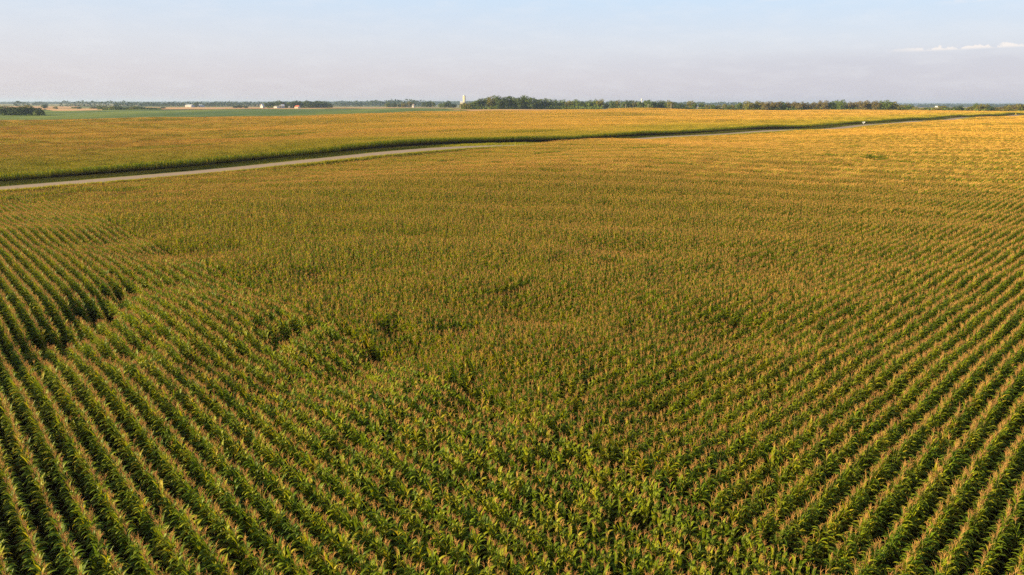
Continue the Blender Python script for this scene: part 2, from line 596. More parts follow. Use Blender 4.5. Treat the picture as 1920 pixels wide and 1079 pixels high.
grid_sheet('gravel_road', np.arange(-300, 1500, 5.0), np.array([ROAD_B - ROAD_HALF - .7, ROAD_B - 3, ROAD_B, ROAD_B + 3, ROAD_B + ROAD_HALF + .4]), gravel_mat(), 0.06,
           lambda A, B: to_xy(A, B))
M_VERGE = field_mat('verge_ground', [(0.17, 0.19, 0.03), (0.28, 0.27, 0.04), (0.42, 0.34, 0.08)], 0.05, 0.6)
grid_sheet('near_verge', np.arange(-300, 1500, 5.0), np.array([NEAR_EDGE - 6, NEAR_EDGE - 4, NEAR_EDGE - 2, NEAR_EDGE - .5, NEAR_EDGE + .8, NEAR_EDGE + 1.6, NEAR_EDGE + 2.4, ROAD_B - ROAD_HALF - .6]), M_VERGE, 0.035,
           lambda A, B: to_xy(A, B))
grid_sheet('far_verge', np.arange(-300, 1500, 5.0), np.array([ROAD_B + ROAD_HALF + .3, ROAD_B + 4.8, ROAD_B + 5.4, ROAD_B + 6.2, FAR_EDGE + 1.5, FAR_EDGE + 8]), M_VERGE, 0.035,
           lambda A, B: to_xy(A, B))

M_SOY = field_mat('soybean_cover', [(0.05, 0.10, 0.03), (0.10, 0.15, 0.032), (0.24, 0.27, 0.04)], 0.009, 0.05)
M_STUB = field_mat('stubble', [(0.42, 0.24, 0.11), (0.52, 0.31, 0.15), (0.60, 0.37, 0.18)], 0.006, 0.05)
M_HAY = field_mat('hay_field', [(0.20, 0.23, 0.05), (0.30, 0.28, 0.06), (0.42, 0.34, 0.10)], 0.006, 0.05)


def draped(name, quad, mat, lift, n=40):
    """field between four ground corners given as (pixel column, distance)"""
    c = [at_col(u, d) for u, d in quad]
    def fn(S, T):
        x = (1 - S) * (1 - T) * c[0][0] + S * (1 - T) * c[1][0] + S * T * c[2][0] + (1 - S) * T * c[3][0]
        y = (1 - S) * (1 - T) * c[0][1] + S * (1 - T) * c[1][1] + S * T * c[2][1] + (1 - S) * T * c[3][1]
        return x, y
    return grid_sheet(name, np.linspace(0, 1, n), np.linspace(0, 1, n), mat, lift, fn)


draped('soybean_field', [(-400, 380), (1000, 860), (820, 1560), (-420, 1000)], M_SOY, 0.45)
draped('stubble_field', [(300, 1330), (830, 1560), (760, 2000), (260, 2100)], M_STUB, 0.6)
draped('stubble_field_small', [(100, 1120), (190, 1180), (190, 1500), (60, 1600)], M_STUB, 0.65)
draped('stubble_knoll', [(895, 900), (1110, 930), (1100, 1130), (840, 1100)], M_STUB, 0.8)
draped('stubble_field_far', [(-40, 1700), (130, 1700), (150, 2400), (-60, 2400)], M_STUB, 0.6)
draped('hay_field', [(850, 1180), (1000, 1180), (980, 1340), (820, 1340)], M_HAY, 0.9)

# ------------------------------------------------------------------ corn


def strip(mb, pts, widths, side, fold=0.25, mat=0, three=True):
    """leaf blade along pts; side = sideways direction, folded along its midrib"""
    vs = []
    for p, wd in zip(pts, widths):
        p = Vector(p)
        if three:
            vs += [p - side * wd + Vector((0, 0, wd * fold)), p, p + side * wd + Vector((0, 0, wd * fold))]
        else:
            vs += [p - side * wd, p + side * wd]
    k = 3 if three else 2
    fs = []
    for i in range(len(pts) - 1):
        for j in range(k - 1):
            fs.append((i * k + j, i * k + j + 1, (i + 1) * k + j + 1, (i + 1) * k + j))
    mb.add(vs, fs, mat)


def blade_path(rng, length, elev0, droop, n, az, curl=0.0):
    """blade that climbs from the stalk and then arches over"""
    pts = [Vector((0, 0, 0))]
    el = elev0
    seg = length / n
    a = az
    for i in range(n):
        t = (i + 0.5) / n
        el = elev0 - droop * t ** 1.35
        a += curl / n
        d = Vector((math.cos(a) * math.cos(el), math.sin(a) * math.cos(el), math.sin(el)))
        pts.append(pts[-1] + d * seg)
    return pts


def leaf_specs(rng, n_leaf, height):
    """list of (level, base height, azimuth, length, width, start angle, droop, curl)"""
    out = []
    base_az = rng.normal(math.pi / 2, 0.65)
    for k in range(n_leaf):
        f = k / (n_leaf - 1)
        z = height * (0.50 + 0.42 * f)
        az = base_az + (math.pi if k % 2 else 0) + rng.normal(0, 0.38)
        ln = (0.60 - 0.25 * f ** 2) * rng.uniform(0.85, 1.15)
        wd = (0.055 - 0.010 * f) * rng.uniform(0.9, 1.15)
        e0 = math.radians(rng.uniform(52, 68) + 16 * f)
        dr = math.radians(rng.uniform(125, 175) - 50 * f * rng.uniform(0.2, 1.3))
        if rng.random() < 0.08 + 0.12 * f:
            e0, dr = math.radians(74), math.radians(22)
        out.append((f, z, az, ln, wd, e0, dr, rng.normal(0, 0.35)))
    return out


WPROF = [0.55, 0.95, 1.0, 0.92, 0.75, 0.45, 0.06]


def one_leaf(mb, rng, spec, nseg=6, three=True, org=(0, 0, 0), widen=1.0, mat=0):
    f, z, az, ln, wd, e0, dr, curl = spec
    pts = blade_path(rng, ln, e0, dr, nseg, az, curl)
    side = Vector((-math.sin(az), math.cos(az), 0))
    ws = [wd * widen * WPROF[int(round(i * 6 / nseg))] for i in range(nseg + 1)]
    o = Vector(org) + Vector((0, 0, z))
    mb.cl = f
    strip(mb, [o + p for p in pts], ws, side, 0.45, mat, three)


def tassel(mb, rng, z, org=(0, 0, 0), n=8, thick=0.0056, length=0.29, mat=0, tri=3):
    o = Vector(org) + Vector((0, 0, z))
    mb.cl = 1.0
    lean = Vector((rng.normal(0, 0.05), rng.normal(0, 0.05), 0))
    mb.tube([o, o + lean + Vector((0, 0, length))], [thick * 1.1, thick * .5], tri, mat, False)
    for i in range(n):
        a = rng.uniform(0, 2 * math.pi)
        zz = 0.02 + 0.14 * i / max(n, 1)
        sp = rng.uniform(0.2, 0.65)
        l = rng.uniform(0.13, 0.22) * length / 0.34
        d = Vector((math.cos(a) * math.sin(sp), math.sin(a) * math.sin(sp), math.cos(sp)))
        p0 = o + Vector((0, 0, zz))
        p1 = p0 + d * l * 0.6
        p2 = p1 + (d + Vector((d.x, d.y, -0.35))).normalized() * l * 0.45
        mb.tube([p0, p1, p2], [thick * .8, thick, thick * .4], tri, mat, False)


PH = 2.12          # height where the tassel starts
protos = bpy.data.collections.new('corn_prototypes')
N_SINGLE, N_SEG, N_PATCH = 12, 8, 6
plant_kits = []
for k in range(N_SINGLE):
    rng = np.random.default_rng(100 + k)
    specs = leaf_specs(rng, 9, PH)
    mb = MB()
    mb.ct = k * 0.083
    mb.cl = 0.6
    mb.tube([(0, 0, 0), (0.01, 0, 1.0), (0, 0.01, PH), (0, 0, PH + 0.05)], [0.013, 0.012, 0.008, 0.006], 5, 1)
    ks = rng.bit_generator.state
    for s in specs: one_leaf(mb, rng, s)
    tassel(mb, rng, PH, n=int(rng.integers(4, 9)), mat=2, length=rng.uniform(.24, .34), thick=.0057)
    # ear of corn held against the stalk
    o = bpy.data.objects.new('aa_%02d' % k, mb.mesh('corn_single', [M_LEAF, M_STALK, M_TASSEL], True))
    protos.objects.link(o)
    if k < 6:
        kit = []
        for s in specs:
            lb = MB(); lb.ct = k * 0.083; one_leaf(lb, rng, s); kit.append(('leaf', lb.mesh('leaf', [M_LEAF], True)))
        sb = MB(); sb.cl = 0.6
        sb.tube([(0, 0, 0), (0.01, 0, 1.0), (0, 0.01, PH), (0, 0, PH + 0.05)], [0.013, 0.012, 0.008, 0.006], 6, 0)
        kit.append(('stalk', sb.mesh('stalk', [M_STALK], True)))
        tb = MB(); tassel(tb, rng, PH, n=int(rng.integers(5, 9)), mat=0, length=rng.uniform(.24, .34), thick=.0057); kit.append(('tassel', tb.mesh('tassel', [M_TASSEL], True)))
        eb = MB(); eb.cl = 0.5
        eb.tube([(0.02, 0, 0.95), (0.055, 0, 1.03), (0.075, 0, 1.13), (0.085, 0, 1.20)], [0.012, 0.028, 0.025, 0.006], 6, 0)
        kit.append(('ear', eb.mesh('ear', [M_LEAF], True)))
        plant_kits.append(kit)

SEG_L = 3.0
for k in range(N_SEG):
    rng = np.random.default_rng(200 + k)
    mb = MB()
    for i in range(18):
        x = -SEG_L / 2 + (i + 0.5) * SEG_L / 18 + rng.normal(0, 0.03)
        y = rng.normal(0, 0.018)
        hs = PH * rng.normal(1, 0.035)
        mb.ct = rng.random()
        lsp = leaf_specs(rng, 7, hs)
        for s in lsp:
            s = list(s); s[1] = hs * (0.48 + 0.42 * s[0])
            one_leaf(mb, rng, tuple(s), 3, False, (x, y, 0), 0.95)
        tassel(mb, rng, hs, (x, y, 0), 4, 0.0078, 0.29, 2)
    protos.objects.link(bpy.data.objects.new('bb_%02d' % k, mb.mesh('corn_segment', [M_LEAF, M_STALK, M_TASSEL], False)))
PATCH_L, PATCH_ROWS = 6.0, 4
for k in range(N_PATCH):
    rng = np.random.default_rng(300 + k)
    mb = MB()
    for r in range(PATCH_ROWS):
        for i in range(30):
            x = -PATCH_L / 2 + (i + 0.5) * PATCH_L / 30 + rng.normal(0, 0.04)
            y = (r - 1.5) * ROW + rng.normal(0, 0.04)
            hs = PH * rng.normal(1, 0.07)
            mb.ct = rng.random()
            for s in leaf_specs(rng, 5, hs):
                s = list(s); s[1] = hs * (0.5 + 0.38 * s[0])
                one_leaf(mb, rng, tuple(s), 2, False, (x, y, 0), 1.2)
            tassel(mb, rng, hs, (x, y, 0), 3, 0.0085, 0.29, 2)
    protos.objects.link(bpy.data.objects.new('cc_%02d' % k, mb.mesh('corn_patch', [M_LEAF, M_STALK, M_TASSEL], False)))

# places where the crop is thin or stunted, and where it leans over (pixel column, row, half sizes in metres, height)
THIN = [(222, 560, 1.0, 2.0, 0.74), (180, 600, 1.2, 2.2, 0.62), (115, 655, 1.0, 1.6, 0.7), (735, 640, .7, 1.5, 0.75),
        (690, 690, .6, 1.2, .78), (960, 556, 2.2, .8, 0.8), (1075, 745, .5, .8, .75), (1640, 300, 5, 3, .7), (1600, 278, 9, 3, .75),
        (540, 640, 1.5, 1.0, .72), (80, 372, 6, 1.6, .5), (860, 730, .5, .8, .6), (1390, 620, .7, 1.3, .75), (1180, 980, .5, .7, .7),
        (1030, 290, 7, 2.5, .68), (890, 290, 5, 1.8, .7), (1210, 280, 7, 2.5, .72), (980, 300, 3, 1.5, .7), (1480, 272, 10, 2, .75), (240, 362, 3, 2, .7)]
THIN_W = []
for (u, v, ra, rb, hh) in THIN:
    x, y = pix_world(u, v, 1.7)
    a, b = to_ab(x, y)
    THIN_W.append((a, b, ra, rb, hh))


def crop_height(a, b, rng):
    """relative height of the crop at a place"""
    h = np.ones_like(a)
    h += 0.045 * np.sin(a / 5.3 + 2 * np.sin(b / 9.0)) * np.sin(b / 6.1 + 1.0) + 0.04 * np.sin(a / 2.1 + b / 3.4)
    h += 0.05 * np.sin(a / 27.0) * np.sin(b / 19.0 + 0.6)
    for (ca, cb, ra, rb, hh) in THIN_W:
        da = a - ca + 0.3 * ra * np.sin(b * 1.7 / rb + ca)
        db = b - cb + 0.3 * rb * np.sin(a * 2.1 / ra + cb)
        d = (da / ra) ** 2 + (db / rb) ** 2
        h *= 1 - (1 - hh) * np.exp(-d * d)
    # lodged spots and weak hills scattered through the field
    n1 = np.sin(a * .83 + 1.7 * np.sin(b * .41)) * np.sin(b * .67 + 1.3 * np.sin(a * .29 + 2)) * np.sin(a * .11 + b * .17)
    h *= 1 - 0.10 * sstep(n1, .45, .9)
    return h


def in_view(x, y, margin):
    """wedge that the camera could see, widened for shadows and a side step"""
    return (y > -4) & (np.abs(x) < 0.80 * y + margin)


LOD1, LOD2 = 142.0, 430.0


def lattice(a0, a1, da, b0, b1, db):
    A, B = np.meshgrid(np.arange(a0, a1, da), np.arange(b0, b1, db), indexing='ij')
    return A.ravel(), B.ravel()


def bump(a, lo, hi, soft):
    return sstep(a, lo, lo + soft) * (1 - sstep(a, hi - soft, hi))


def near_edge(a): return NEAR_EDGE - 2.6 * bump(a, 50, 175, 45) + .35 * np.sin(a / 7.3)
def far_edge(a): return FAR_EDGE + 4.5 * bump(a, 105, 185, 30) + .3 * np.sin(a / 5.1)


def plant_lod(a, b, r=None, spread=160):
    # rows give way to whole patches over a ragged belt, not along one arc
    ia = np.floor((a + 330 + PATCH_L / 2) / PATCH_L); ib = np.floor((b + 400) / (4 * ROW))
    hsh = np.modf(np.abs(np.sin(ia * 12.9898 + ib * 78.233)) * 43758.5453)[0]
    return np.hypot(a, b) + spread * (hsh - .5) < (LOD2 if r is None else r)


AZ_Q = math.radians(-42.0)
QX, QY = math.sin(AZ_Q), math.cos(AZ_Q)       # direction of the left-hand rows
PX, PY = QY, -QX
_bx, _by = pix_world(1250, 942, 2.2)
BOUND_P = _bx * PX + _by * PY


def near_rows(lo, hi, step):
    """places along the rows of the near field; returns a, b, heading and whether it is in the left block"""
    out = []
    # left block: rows run towards the road
    Pq, Qq = lattice(BOUND_P - 700 * ROW, BOUND_P + ROW / 2, ROW, -120, 330, step)
    A, B = to_ab(Pq * PX + Qq * QX, Pq * PY + Qq * QY)
    m = (B < HEAD_B) & (A > -330)
    out.append((A[m], B[m], np.full(m.sum(), math.atan2(QY, QX))))
    # headland beside the road, and the right block: rows parallel to the road
    nrow = int((HEAD_B + 0.4 + 160) / ROW)
    B2 = HEAD_B + 0.6 - nrow * ROW
    A, B = lattice(-330, 1400, step, B2, NEAR_EDGE, ROW)
    xx, yy = to_xy(A, B)
    m = (xx * PX + yy * PY > BOUND_P + 0.55) & (B < HEAD_B + .3)
    A, B = A[m], B[m]
    out.append((A, B, np.full(len(A), math.atan2(RY, RX))))
    A, B = lattice(-330, 1400, step, HEAD_B + 0.6, NEAR_EDGE, ROW)
    out.append((A, B, np.full(len(A), math.atan2(RY, RX))))
    a = np.concatenate([o[0] for o in out]); b = np.concatenate([o[1] for o in out]); h = np.concatenate([o[2] for o in out])
    x, y = to_xy(a, b)
    d = np.hypot(x, y)
    k = in_view(x, y, 22) & ((lo == 0) == plant_lod(a, b, LOD1, 60)) & ((hi < LOD2) | plant_lod(a, b)) & (b < near_edge(a))
    return a[k], b[k], h[k], x[k], y[k], d[k]


P = dict(pos=[], rot=[], scl=[], idx=[])


def push(store, x, y, z, rx, ry, rz, s, idx):
    store['pos'].append(np.column_stack([x, y, z])); store['rot'].append(np.column_stack([rx, ry, rz]))
    store['scl'].append(s if s.ndim == 2 else np.column_stack([s, s, s])); store['idx'].append(idx)


# single plants
a, b, hd, x, y, d = near_rows(0, LOD1, 0.16)
n = len(a)
along = RNG.normal(0, 0.04, n); across = RNG.normal(0, 0.013, n)
# the drill wanders a little from row to row
x = x + np.cos(hd) * along - np.sin(hd) * across
y = y + np.sin(hd) * along + np.cos(hd) * across
hh = crop_height(a, b, RNG) * RNG.normal(1.0, 0.034, n)
keep = RNG.random(n) > np.where(hh < 0.62, 0.38, 0.035)
a, b, hd, x, y, hh = [q[keep] for q in (a, b, hd, x, y, hh)]
n = len(a)
gzv = ground_z(x, y)
lodged = RNG.random(n) < 0.03
tiltx, tilty = RNG.normal(0, 0.022, n) + lodged * RNG.normal(0, .3, n), RNG.normal(0, 0.022, n) + lodged * RNG.normal(0, .3, n)
flip = (RNG.random(n) < 0.5) * math.pi
var = RNG.integers(0, N_SINGLE, n)
# the largest in the picture become plants of their own
camd = np.sqrt(x ** 2 + y ** 2 + (CAM_Z - gzv - 2.2) ** 2)
Mi = np.array(cam.matrix_basis.to_3x3().transposed())
pc = (Mi @ np.stack([x, y, gzv + 2.1 * hh - CAM_Z]))
uu = 960 + F_PX * pc[0] / -pc[2]
vv = 539.5 - F_PX * pc[1] / -pc[2]
vis = (pc[2] < 0) & (uu > 6) & (uu < 1914) & (vv > 300) & (vv < 1060)
order = np.argsort(np.where(vis, camd, 1e9))[:300]
named = np.zeros(n, bool); named[order] = True
r = ~named
push(P, x[r], y[r], gzv[r] - 0.02, tiltx[r], tilty[r], hd[r] + flip[r], hh[r], var[r])
named_list = [(float(x[i]), float(y[i]), float(gzv[i]) - 0.02, float(tiltx[i]), float(tilty[i]), float(hd[i] + flip[i]), float(hh[i]), int(var[i])) for i in order]

# row segments farther out
a, b, hd, x, y, d = near_rows(LOD1, LOD2, SEG_L * 0.98)
n = len(a)
hh = crop_height(a, b, RNG) * RNG.normal(1.0, 0.02, n)
gzv = ground_z(x, y)
push(P, x, y, gzv - 0.02, RNG.normal(0, .01, n), RNG.normal(0, .01, n), hd + (RNG.random(n) < .5) * math.pi, hh, N_SINGLE + RNG.integers(0, N_SEG, n))
# whole patches beyond
A, B = lattice(-330, 1500, PATCH_L, NEAR_EDGE - 1.5 * ROW - 4 * ROW * 100, NEAR_EDGE - 1.0, 4 * ROW)
x, y = to_xy(A, B)
k = in_view(x, y, 22) & ~plant_lod(A, B) & (B < near_edge(A) - .5)
A, B, x, y = A[k], B[k], x[k], y[k]
n = len(A)
push(P, x, y, ground_z(x, y) - 0.02, np.zeros(n), np.zeros(n), math.atan2(RY, RX) + (RNG.random(n) < .5) * math.pi, crop_height(A, B, RNG) * RNG.normal(1, .015, n),
     N_SINGLE + N_SEG + RNG.integers(0, N_PATCH, n))


def scatter(name, store, coll, label, cat):
    pos = np.concatenate(store['pos']); rot = np.concatenate(store['rot']); scl = np.concatenate(store['scl']); idx = np.concatenate(store['idx'])
    me = bpy.data.meshes.new(name)
    me.vertices.add(len(pos)); me.vertices.foreach_set('co', pos.ravel())
    for nm, ty, key, arr in (('rot', 'FLOAT_VECTOR', 'vector', rot), ('scl', 'FLOAT_VECTOR', 'vector', scl), ('var', 'INT', 'value', idx.astype(np.int32))):
        at = me.attributes.new(nm, ty, 'POINT'); at.data.foreach_set(key, arr.ravel())
    me.update()
    o = link(bpy.data.objects.new(name, me))
    ng = bpy.data.node_groups.new(name, 'GeometryNodeTree')
    ng.interface.new_socket('Geometry', in_out='INPUT', socket_type='NodeSocketGeometry')
    ng.interface.new_socket('Geometry', in_out='OUTPUT', socket_type='NodeSocketGeometry')
    gi = ng.nodes.new('NodeGroupInput'); go = ng.nodes.new('NodeGroupOutput')
    ci = ng.nodes.new('GeometryNodeCollectionInfo')
    ci.inputs['Collection'].default_value = coll
    ci.inputs['Separate Children'].default_value = True
    ci.inputs['Reset Children'].default_value = True
    ip = ng.nodes.new('GeometryNodeInstanceOnPoints')
    ip.inputs['Pick Instance'].default_value = True
    def attr(nm, ty):
        q = ng.nodes.new('GeometryNodeInputNamedAttribute'); q.data_type = ty; q.inputs['Name'].default_value = nm
        return q.outputs['Attribute']
    ng.links.new(gi.outputs[0], ip.inputs['Points'])
    ng.links.new(ci.outputs[0], ip.inputs['Instance'])
    ng.links.new(attr('rot', 'FLOAT_VECTOR'), ip.inputs['Rotation'])
    ng.links.new(attr('scl', 'FLOAT_VECTOR'), ip.inputs['Scale'])
    ng.links.new(attr('var', 'INT'), ip.inputs['Instance Index'])
    ng.links.new(ip.outputs[0], go.inputs[0])
    md = o.modifiers.new('scatter', 'NODES'); md.node_group = ng
    tag(o, label, cat, kind='stuff')
    print(name, len(pos), 'instances')
    return o


scatter('corn_crop', P, protos, 'tasselled corn crop in rows filling the field this side of the gravel road', 'corn')

# far field
P2 = dict(pos=[], rot=[], scl=[], idx=[])
far_a0, far_a1 = -420, 1500


def far_keep(a, b, x, y):
    edge = FAR_END + 6 * np.sin(a / 60.0)
    return in_view(x, y, 25) & (b < edge) & (b > far_edge(a)) & (y < 985 + 20 * np.sin(x / 90)) & ~((y > 905) & (np.abs(x - at_col(1000, 905)[0]) < 100) & (y < 1200))


A, B = lattice(far_a0, far_a1, SEG_L * .98, FAR_EDGE, FAR_EDGE + 90, ROW)
x, y = to_xy(A, B)
k = far_keep(A, B, x, y) & (np.hypot(x, y) < 310)
A, B, x, y = A[k], B[k], x[k], y[k]
n = len(A)


def far_height(a, b):
    h = 1.1 + 0.05 * np.sin(a / 9.0 + 2 * np.sin(b / 11.0)) * np.sin(b / 8.0) + .05 * np.sin(a / 37 + b / 15)
    for (u, v, ra, rb, q) in FTHIN_W:
        h *= 1 - (1 - q) * np.exp(-(((a - u) / ra) ** 2 + ((b - v) / rb) ** 2) * .8)
    return h


FTHIN_W = []
for (u, v, ra, rb, q) in [(500, 258, 16, 4, .62), (430, 270, 12, 3, .72), (750, 262, 12, 4, .62), (60, 236, 40, 6, .75), (620, 245, 40, 5, .78), (330, 278, 14, 3, .75),
                          (1010, 247, 22, 4, .66), (870, 246, 20, 4, .7), (1360, 218, 60, 9, .7), (1680, 216, 60, 9, .7), (1130, 219, 60, 8, .72), (900, 225, 40, 6, .75), (240, 229, 40, 6, .75)]:
    x_, y_ = pix_world(u, v, 2.0); a_, b_ = to_ab(x_, y_)
    FTHIN_W.append((a_, b_, ra, rb, q))
push(P2, x, y, ground_z(x, y) - 0.02, RNG.normal(0, .01, n), RNG.normal(0, .01, n), math.atan2(RY, RX) + (RNG.random(n) < .5) * math.pi, far_height(A, B) * RNG.normal(1, .02, n),
     N_SINGLE + RNG.integers(0, N_SEG, n))
A, B = lattice(far_a0, far_a1, PATCH_L, FAR_EDGE + 1.5 * ROW, FAR_END + 10, 4 * ROW)
x, y = to_xy(A, B)
near_lod = (np.hypot(x, y) < 310) & (B < FAR_EDGE + 89)
k = far_keep(A, B, x, y) & ~near_lod
A, B, x, y = A[k], B[k], x[k], y[k]
n = len(A)
push(P2, x, y, ground_z(x, y) - 0.02, np.zeros(n), np.zeros(n), math.atan2(RY, RX) + (RNG.random(n) < .5) * math.pi, far_height(A, B) * RNG.normal(1, .015, n),
     N_SINGLE + N_SEG + RNG.integers(0, N_PATCH, n))
scatter('corn_crop', P2, protos, 'ripening golden corn crop rolling away beyond the gravel road', 'corn')

# the nearest plants, each a thing with its own leaves, stalk, tassel and ear
base_plant = {}
for (px, py, pz, tx, ty, rz, s, k) in named_list:
    root = bpy.data.objects.new('corn_plant', None)
    root.empty_display_size = 0.2
    root.location = (px, py, pz); root.rotation_euler = (tx, ty, rz); root.scale = (s, s, s)
    tag(root, 'corn plant with arching green leaves and tan tassel, in the front rows at bottom edge', 'corn plant', 'corn plants nearest to the camera')
    COL.objects.link(root)
    for nm, me in plant_kits[k % 6]:
        c = bpy.data.objects.new(nm, me)
        c.parent = root
        COL.objects.link(c)

# ------------------------------------------------------------------ grass on the verges
gcol = bpy.data.collections.new('grass_prototypes')
for k in range(4):
    rng = np.random.default_rng(400 + k)
    mb = MB()
    for i in range(26):
        mb.ct = rng.random()
        o = Vector((rng.normal(0, .35), rng.normal(0, .35), 0))
        az_ = rng.uniform(0, 6.28)
        pts = blade_path(rng, rng.uniform(.25, .6), math.radians(rng.uniform(60, 88)), math.radians(rng.uniform(10, 70)), 2, az_)
        strip(mb, [o + p for p in pts], [.03, .028, .004], Vector((-math.sin(az_), math.cos(az_), 0)), 0, 0, False)
    gcol.objects.link(bpy.data.objects.new('gg_%02d' % k, mb.mesh('grass_tuft', [M_GRASS])))
PG = dict(pos=[], rot=[], scl=[], idx=[])
for b0, b1 in ((NEAR_EDGE - 3.6, ROAD_B - ROAD_HALF - .3), (ROAD_B + ROAD_HALF + .3, FAR_EDGE + 6)):
    n = int(42000)
    A = RNG.uniform(-60, 900, n); A = -60 + (A + 60) ** 1.35 / 960 ** .35; B = RNG.uniform(b0, b1, n)
    x, y = to_xy(A, B)
    k = in_view(x, y, 15) & (B > near_edge(A)) & (B < far_edge(A)); A, B, x, y = A[k], B[k], x[k], y[k]; n = len(A)
    e = np.minimum(np.abs(B - (ROAD_B - ROAD_HALF - .3)), np.abs(B - (ROAD_B + ROAD_HALF + .3)))
    s = RNG.uniform(.6, 1.2, n) * (0.4 + 0.6 * sstep(e, 0, 1.2)) * (1 + .25 * np.sin(A / 11))
    push(PG, x, y, ground_z(x, y) + 0.02, RNG.normal(0, .1, n), RNG.normal(0, .1, n), RNG.uniform(0, 6.28, n), s, RNG.integers(0, 4, n))
scatter('grass', PG, gcol, 'sunlit unmown grass on the verges of the gravel road', 'grass')

# ------------------------------------------------------------------ trees


def crown_col(c0, c1, c2):
    def f(t):
        tn = tone_value(t)
        g = t.n('ShaderNodeNewGeometry')
        n1 = t.noise(g.outputs['Position'], 0.25, 2, 0.6)
        return t.mix(t.math('MULTIPLY', n1, 0.5), t.ramp(tn, [(0.0, c0), (0.55, c1), (1.0, c2)]), c1)
    return f


M_CROWN = [leafy('foliage_green', crown_col((0.06, 0.10, 0.02), (0.10, 0.145, 0.028), (0.18, 0.21, 0.04)), .7, .25, .15),
           leafy('foliage_dark', crown_col((0.035, 0.06, 0.02), (0.055, 0.085, 0.025), (0.09, 0.12, 0.03)), .7, .2, .15),
           leafy('foliage_olive', crown_col((0.11, 0.115, 0.03), (0.17, 0.165, 0.035), (0.25, 0.22, 0.05)), .7, .25, .15),
           leafy('foliage_russet', crown_col((0.10, 0.085, 0.035), (0.155, 0.125, 0.045), (0.21, 0.17, 0.06)), .7, .2, .15)]
M_BARK = plain('bark', (0.12, 0.09, 0.065), 0.9, 0.3, 3.0)


def crown_mesh(k):
    """unit crown: leaf clumps gathered on several boughs, height 0.12 to 1, radius about 0.5"""
    rng = np.random.default_rng(500 + k)
    mb = MB()
    nb = 9 + k % 4
    boughs = []
    for i in range(nb):
        a = 2.4 * i + rng.uniform(-.4, .4)
        f = i / (nb - 1)
        z = 0.22 + 0.58 * f + rng.uniform(-.06, .06)
        r = 0.30 * math.sqrt(max(0, 1 - ((z - 0.48) / 0.46) ** 2)) * rng.uniform(.6, 1.1)
        boughs.append((math.cos(a) * r, math.sin(a) * r, z, rng.uniform(.16, .25)))
    boughs.append((0, 0, .5, .28))
    for (bx_, by_, bz_, br) in boughs:
        for j in range(110):
            d = rng.normal(size=3); d /= np.linalg.norm(d)
            rr = br * rng.uniform(.55, 1.06)
            c = np.array([bx_, by_, bz_]) + d * rr * np.array([1, 1, .8])
            if c[2] < .1: continue
            mb.ct = rng.random()
            s = rng.uniform(.022, .05)
            n = d + rng.normal(0, .5, 3); n /= np.linalg.norm(n)
            u = np.cross(n, rng.normal(size=3)); u /= np.linalg.norm(u); v = np.cross(n, u)
            mb.add([c + u * s, c + v * s * .8 + n * s * .3, c - u * s, c - v * s * .8 - n * s * .2], [(0, 1, 2, 3)])
    return mb.mesh('crown', [M_CROWN[0]])


def trunk_mesh(k):
    rng = np.random.default_rng(600 + k)
    mb = MB()
    top = Vector((rng.uniform(-.03, .03), rng.uniform(-.03, .03), .62))
    mb.tube([(0, 0, -.03), (0.0, 0.005, .12), (.01, 0, .35), top], [.035, .024, .018, .006], 7)
    for i in range(6):
        a = i * 2.3 + rng.uniform(-.3, .3); z = .2 + .06 * i
        p = Vector((0, 0, z)); q = p + Vector((math.cos(a) * .14, math.sin(a) * .14, .10)); r = q + Vector((math.cos(a) * .12, math.sin(a) * .12, .12))
        mb.tube([p, q, r], [.012, .008, .003], 5)
    return mb.mesh('trunk', [M_BARK], True)


CROWNS = [crown_mesh(k) for k in range(7)]
TRUNKS = [trunk_mesh(k) for k in range(7)]
ORD = ['first', 'second', 'third', 'fourth', 'fifth', 'sixth', 'seventh', 'eighth', 'ninth', 'tenth', 'eleventh', 'twelfth', 'thirteenth', 'fourteenth', 'fifteenth',
       'sixteenth', 'seventeenth', 'eighteenth', 'nineteenth', 'twentieth']
TN = ['green', 'dark green', 'olive green', 'brownish green']


def tree(u, top, width_px, dist, tone, label, group, min_h=4.0):
    x, y = at_col(u, dist)
    z = gz(x, y)
    h = 1.08 * max(min_h, z_at_row(u, top + random.uniform(-1.2, 1.0), dist) - z)
    wd = random.uniform(1.3, 1.8) * width_px * dist / F_PX
    o = empty('tree', (x, y, z - 0.1), random.uniform(0, 6.28))
    o.scale = (wd, wd * random.uniform(.85, 1.15), h / 0.98)
    tag(o, label, 'tree', group)
    k = random.randrange(7)
    c = link(bpy.data.objects.new('crown', CROWNS[k]), o)
    c.material_slots[0].link = 'OBJECT'; c.material_slots[0].material = M_CROWN[tone]
    # keep the trunk round and slim whatever the crown's spread
    t = link(bpy.data.objects.new('trunk', TRUNKS[k]), o)
    f = min(1.0, 0.75 * h / wd)
    t.scale = (f, f, 1)
    return o


def row(items, dist, where, group, jit=20):
    items = sorted(items)
    for i, (u, top, wp, tone) in enumerate(items):
        nth = ORD[i] if i < len(ORD) else 'rightmost'
        tree(u, top, wp, dist + random.uniform(-jit, jit), tone, '%s tree from the left %s, %s' % (nth, where, TN[tone]), group)


# clump at the left edge of the picture beside the bean field
row([(4, 201, 26, 1), (18, 203, 18, 2), (30, 201, 22, 1), (42, 200, 20, 2), (53, 201, 20, 0), (64, 203, 18, 1), (72, 208, 14, 1)], 770,
    'in the clump beside the bean field', 'trees at the left edge', 8)
